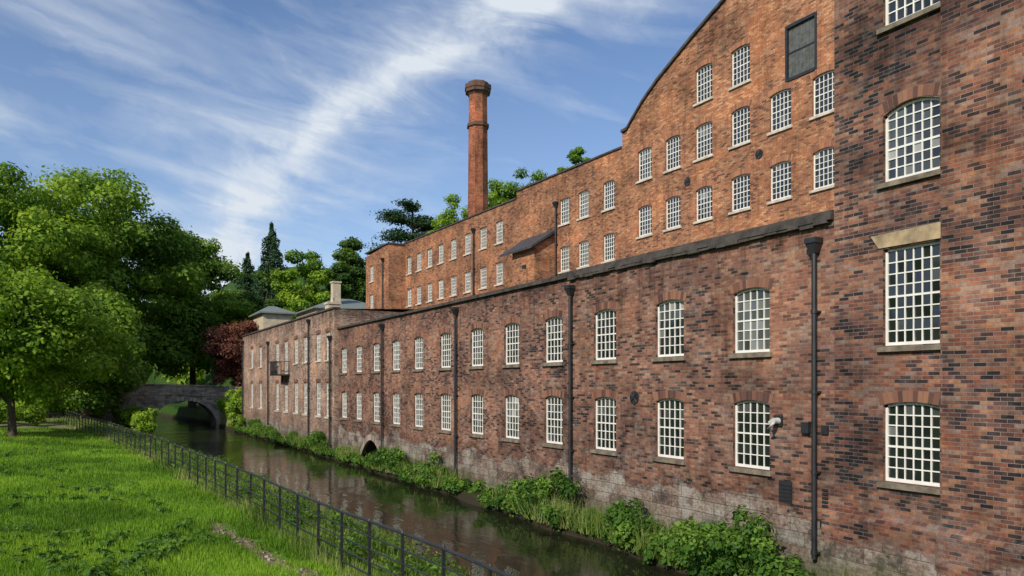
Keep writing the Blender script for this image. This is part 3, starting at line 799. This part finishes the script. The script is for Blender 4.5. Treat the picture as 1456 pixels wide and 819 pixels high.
mass('riverside_shrubs',sp,L_light,44000,.2,per=8)

for i,(x,y,tz,cr) in enumerate(((-34,10,16,7),(-38,28,18,8),(-36,-14,17,8))):  # unseen trees added out of view, to be reflected in the window panes
    TR('unseen_reflector_tree',x,y,tz,cr,.15,L_oak,leaves=4500,lsize=1.0,clumps=36)

# bank weeds at the foot of the wall
C=[];R=[];cl=[]
s=7.0
while s<79:
    big=.35+.6*math.sin(s*.9)+.5*math.sin(s*.37+1)+.3*math.sin(s*2.3)
    if big<-.25 and s<50: s+=.2; continue
    big=max(.0,big)
    for k in range(2):
        r=rng.uniform(.08,.26)*(1+.6*big)
        x=rng.uniform(float(XR(s))+.0,14.15); C.append(np.array([x,s+rng.normal()*.2,.22+r*.5+rng.random()*.6*big])); R.append(r); cl.append(rng.normal()*.18)
    s+=.15
for (x,y,z,r,n) in ((13.1,12.4,.85,.66,24),(13.4,13.6,.6,.55,12),(13.0,11.4,.7,.55,12),(13.7,16.4,.5,.45,6),(13.7,21.2,.9,.6,12),(13.7,22.6,.5,.5,8),(13.8,31.5,.7,.6,6),(13.8,34.5,.8,.6,8),(13.5,25.5,.5,.5,6)):
    for k in range(n): C.append(np.array([x,y,z])+rng.normal(size=3)*[.3,.6,.34]); R.append(r*rng.uniform(.25,.7)); cl.append(rng.normal()*.18+.05)
R=np.array(R); cnt=(105000*R**2/np.sum(R**2)).astype(int)+20
P,N,A,S=blob_leaves(C,R,cnt,.105,flat=.95,shell=.35)
S=S*np.where(rng.random(len(S))<.12,1.8,1.0)
npmesh('riverbank_weeds',leafquads(P,N,S),4,A,L_bank)

def blades(name,X,Y,h,w,mat,lean=.45,Z=None):
    n=len(X); Z=gz(X,Y) if Z is None else Z; az=rng.random(n)*6.283; d=np.stack([np.cos(az),np.sin(az),np.zeros(n)],1)
    az2=rng.random(n)*6.283; l=np.stack([np.cos(az2),np.sin(az2),np.zeros(n)],1)*(h*lean*rng.random(n))[:,None]
    b=np.stack([X,Y,Z-.02],1); W=d*(w/2)[:,None]
    V=np.stack([b-W,b+W,b+l+np.stack([0*h,0*h,h],1)],1).reshape(-1,3)
    A=.45+.2*rng.normal(size=n)+.2*np.sin(X*1.1+np.sin(Y*.8)*2)+.15*np.sin(Y*.5+X*.3)
    return npmesh(name,V,3,A,mat)
n=220000
Y=11*np.exp(rng.random(n)*math.log(64/11.)); spread=Y*.36+2
X=fenceX(Y)+.5-rng.random(n)*spread*1.15
k=~((np.abs(X+.09*Y-4.66+.12*np.sin(Y*3.1))<.2+.16*np.sin(Y*1.9)**2)&(Y<20.2)&(rng.random(n)<.95)); X=X[k];Y=Y[k]
tuft=.5+.5*np.sin(X*2.3+1.3*np.sin(Y*1.1))*np.sin(Y*1.7+X)
blades('meadow_grass',X,Y,(.045+.07*rng.random(len(X))+.08*tuft)*(1+Y*.006),.011+.0009*Y,L_grass)
n=60000
Y=6*np.exp(rng.random(n)*math.log(80/6.)); t=rng.random(n)
X=fenceX(Y)-.25+(XL(Y)-fenceX(Y)+.2)*t
blades('long_bank_grass',X,Y,.14+.55*rng.random(n)**1.6*(.6+.4*np.sin(Y*1.3)),.011+.0009*Y,L_dry)
n=9000
Y=8+rng.random(n)**1.3*60; k=np.sin(Y*.9)+np.sin(Y*.37+1)>-.2; Y=Y[k]; X=XR(Y)+rng.random(len(Y))*1.0
blades('riverside_reeds',X,Y,.35+.7*rng.random(len(Y)),.012+.0009*Y,L_dry,lean=.8,Z=np.full(len(Y),.25))
# loose stones along the trodden edge
a=Acc()
for i in range(150):
    y=13+rng.random()*7; x=4.66-.09*y+rng.normal()*.16; z=float(gz(x,y)); r=rng.uniform(.015,.06)
    pts=[]
    for zz,k in ((-.5,.9),(.6,.65)):
        for q in range(4):
            t=q*math.pi/2+i; pts.append((x+math.cos(t)*r*k*rng.uniform(.8,1.3),y+math.sin(t)*r*k*rng.uniform(.8,1.3),z+zz*r))
    a.box8(pts,rng.random())
a.build('path_stones',attr_mat('path_stone',[(0,(.16,.12,.08)),(1,(.42,.36,.27))]))
C=[];R=[];cl=[]
for i in range(520):
    y=12+rng.random()**1.5*30; x=float(fenceX(y))-1.6-rng.random()*y*.30
    if math.sin(x*1.3+y*.5)+math.sin(y*.8)<-.2: continue
    r=rng.uniform(.1,.26); C.append(np.array([x,y,float(gz(x,y))+.09])); R.append(r); cl.append(rng.normal()*.12)
R=np.array(R); P,N,A,S=blob_leaves(C,R,[26]*len(C),.14,flat=.5,shell=.3,up=1.2,cl=cl)
npmesh('dock_weeds',leafquads(P,N,S,.5),4,A,L_bank)
C=[];R=[];cl=[]
for i in range(380):
    y=7+rng.random()**1.3*60; f=rng.random(); x=float(fenceX(y))+.3+f*(float(XL(y))-float(fenceX(y))-.2)
    r=rng.uniform(.15,.42); C.append(np.array([x,y,float(gz(x,y))+r*.7])); R.append(r); cl.append(rng.normal()*.18)
R=np.array(R); P,N,A,S=blob_leaves(C,R,[160]*len(C),.085,flat=1.0,shell=.3,up=.5,cl=cl)
npmesh('bank_nettles',leafquads(P,N,S,.5),4,A,L_bank)

# ================================================================= LIGHT AND SKY
S=Vector((-0.74,-0.40,0.54)).normalized()
el=math.asin(S.z); az=math.atan2(S.x,S.y)
sun=bpy.data.lights.new('sun','SUN'); sun.energy=4.4; sun.angle=math.radians(.55); sun.color=(1,.91,.76)
so=bpy.data.objects.new('sun',sun); so.rotation_euler=S.to_track_quat('Z','Y').to_euler(); COL.objects.link(so)
w=bpy.data.worlds.new('World'); scene.world=w; w.use_nodes=True
nb=NB(w.node_tree); bg=w.node_tree.nodes['Background']
sky=nb.node('ShaderNodeTexSky',sky_type='NISHITA',sun_disc=False,sun_elevation=el,sun_rotation=az%(2*math.pi),altitude=100,air_density=1.0,dust_density=.6,ozone_density=1.6)
d=nb.node('ShaderNodeTexCoord').outputs['Generated']; x,y,z=nb.sep(d)
A_=nb.math('MULTIPLY',nb.math('ARCTAN2',x,y),57.2958)
hyp=nb.math('SQRT',nb.math('ADD',nb.math('MULTIPLY',x,x),nb.math('MULTIPLY',y,y)))
E_=nb.math('MULTIPLY',nb.math('ARCTAN2',z,hyp),57.2958)
warp=nb.math('MULTIPLY',nb.math('SUBTRACT',nb.noise(nb.xyz(A_,E_,0),.09,2,.6),.5),12)
warp2=nb.math('MULTIPLY',nb.math('SUBTRACT',nb.noise(nb.xyz(A_,E_,20),.28,5,.65),.5),7)
En=nb.math('DIVIDE',E_,40)
cen=nb.math('MULTIPLY',nb.ramp(En,[(0,.15),(.25,.235),(.31,.25),(.41,.31),(.49,.40),(.57,.53),(.62,.66),(.8,.95)]),40)
dist=nb.math('ADD',nb.math('ADD',nb.math('SUBTRACT',A_,cen),warp2),nb.math('MULTIPLY',warp,.3))
dd=nb.math('DIVIDE',dist,nb.math('ADD',.9,nb.math('MULTIPLY',En,3.0)))
pl=nb.math('EXPONENT',nb.math('MULTIPLY',nb.math('MULTIPLY',dd,dd),-1))
dd2=nb.math('DIVIDE',dist,nb.math('ADD',3.5,nb.math('MULTIPLY',En,10)))
veil=nb.math('EXPONENT',nb.math('MULTIPLY',nb.math('MULTIPLY',dd2,dd2),-1))
u=nb.math('ADD',nb.math('MULTIPLY',A_,.04),nb.math('MULTIPLY',E_,.03)); v=nb.math('ADD',nb.math('MULTIPLY',E_,.17),nb.math('MULTIPLY',A_,.022))
wi=nb.noise(nb.xyz(nb.math('ADD',u,nb.math('MULTIPLY',warp,.03)),nb.math('ADD',v,nb.math('MULTIPLY',warp2,.03)),3.3),1.15,5,.52,.4)
wm_=nb.ramp(wi,[(.44,0),(.55,.24),(.70,.8)])
wi2=nb.noise(nb.xyz(nb.math('MULTIPLY',u,2),nb.math('MULTIPLY',v,1.3),9),1.5,5,.6,.8)
hz=nb.ramp(nb.math('DIVIDE',E_,90),[(0,.45),(.12,.12),(.3,0)])
m1=nb.math('ADD',nb.math('MULTIPLY',pl,nb.math('ADD',.22,nb.math('MULTIPLY',wi2,.85))),wm_)
m1=nb.math('ADD',m1,nb.math('MULTIPLY',veil,nb.ramp(wi2,[(.36,.0),(.65,.55)])))
m1=nb.math('ADD',m1,nb.ramp(wi2,[(.55,0),(.75,.15)]))
m1=nb.math('MULTIPLY',nb.math('MAXIMUM',m1,hz),.86,clamp=True)
col=nb.mix(m1,nb.mix(1,sky.outputs[0],(.88,.97,1.12),'MULTIPLY'),(5.8,6.3,6.9))
nb.put(bg.inputs[0],col); bg.inputs[1].default_value=.125

# ================================================================= CAMERA
cam=bpy.data.cameras.new('camera'); cam.lens=26.0; cam.sensor_width=36; cam.shift_y=.0952; cam.clip_end=3000; cam.clip_start=.1
co=bpy.data.objects.new('camera',cam); co.location=(0,0,EYE); co.rotation_euler=(math.radians(90),0,math.radians(-30.03)); COL.objects.link(co)
scene.camera=co
scene.view_settings.view_transform='Standard'; scene.view_settings.look='None'; scene.view_settings.exposure=0
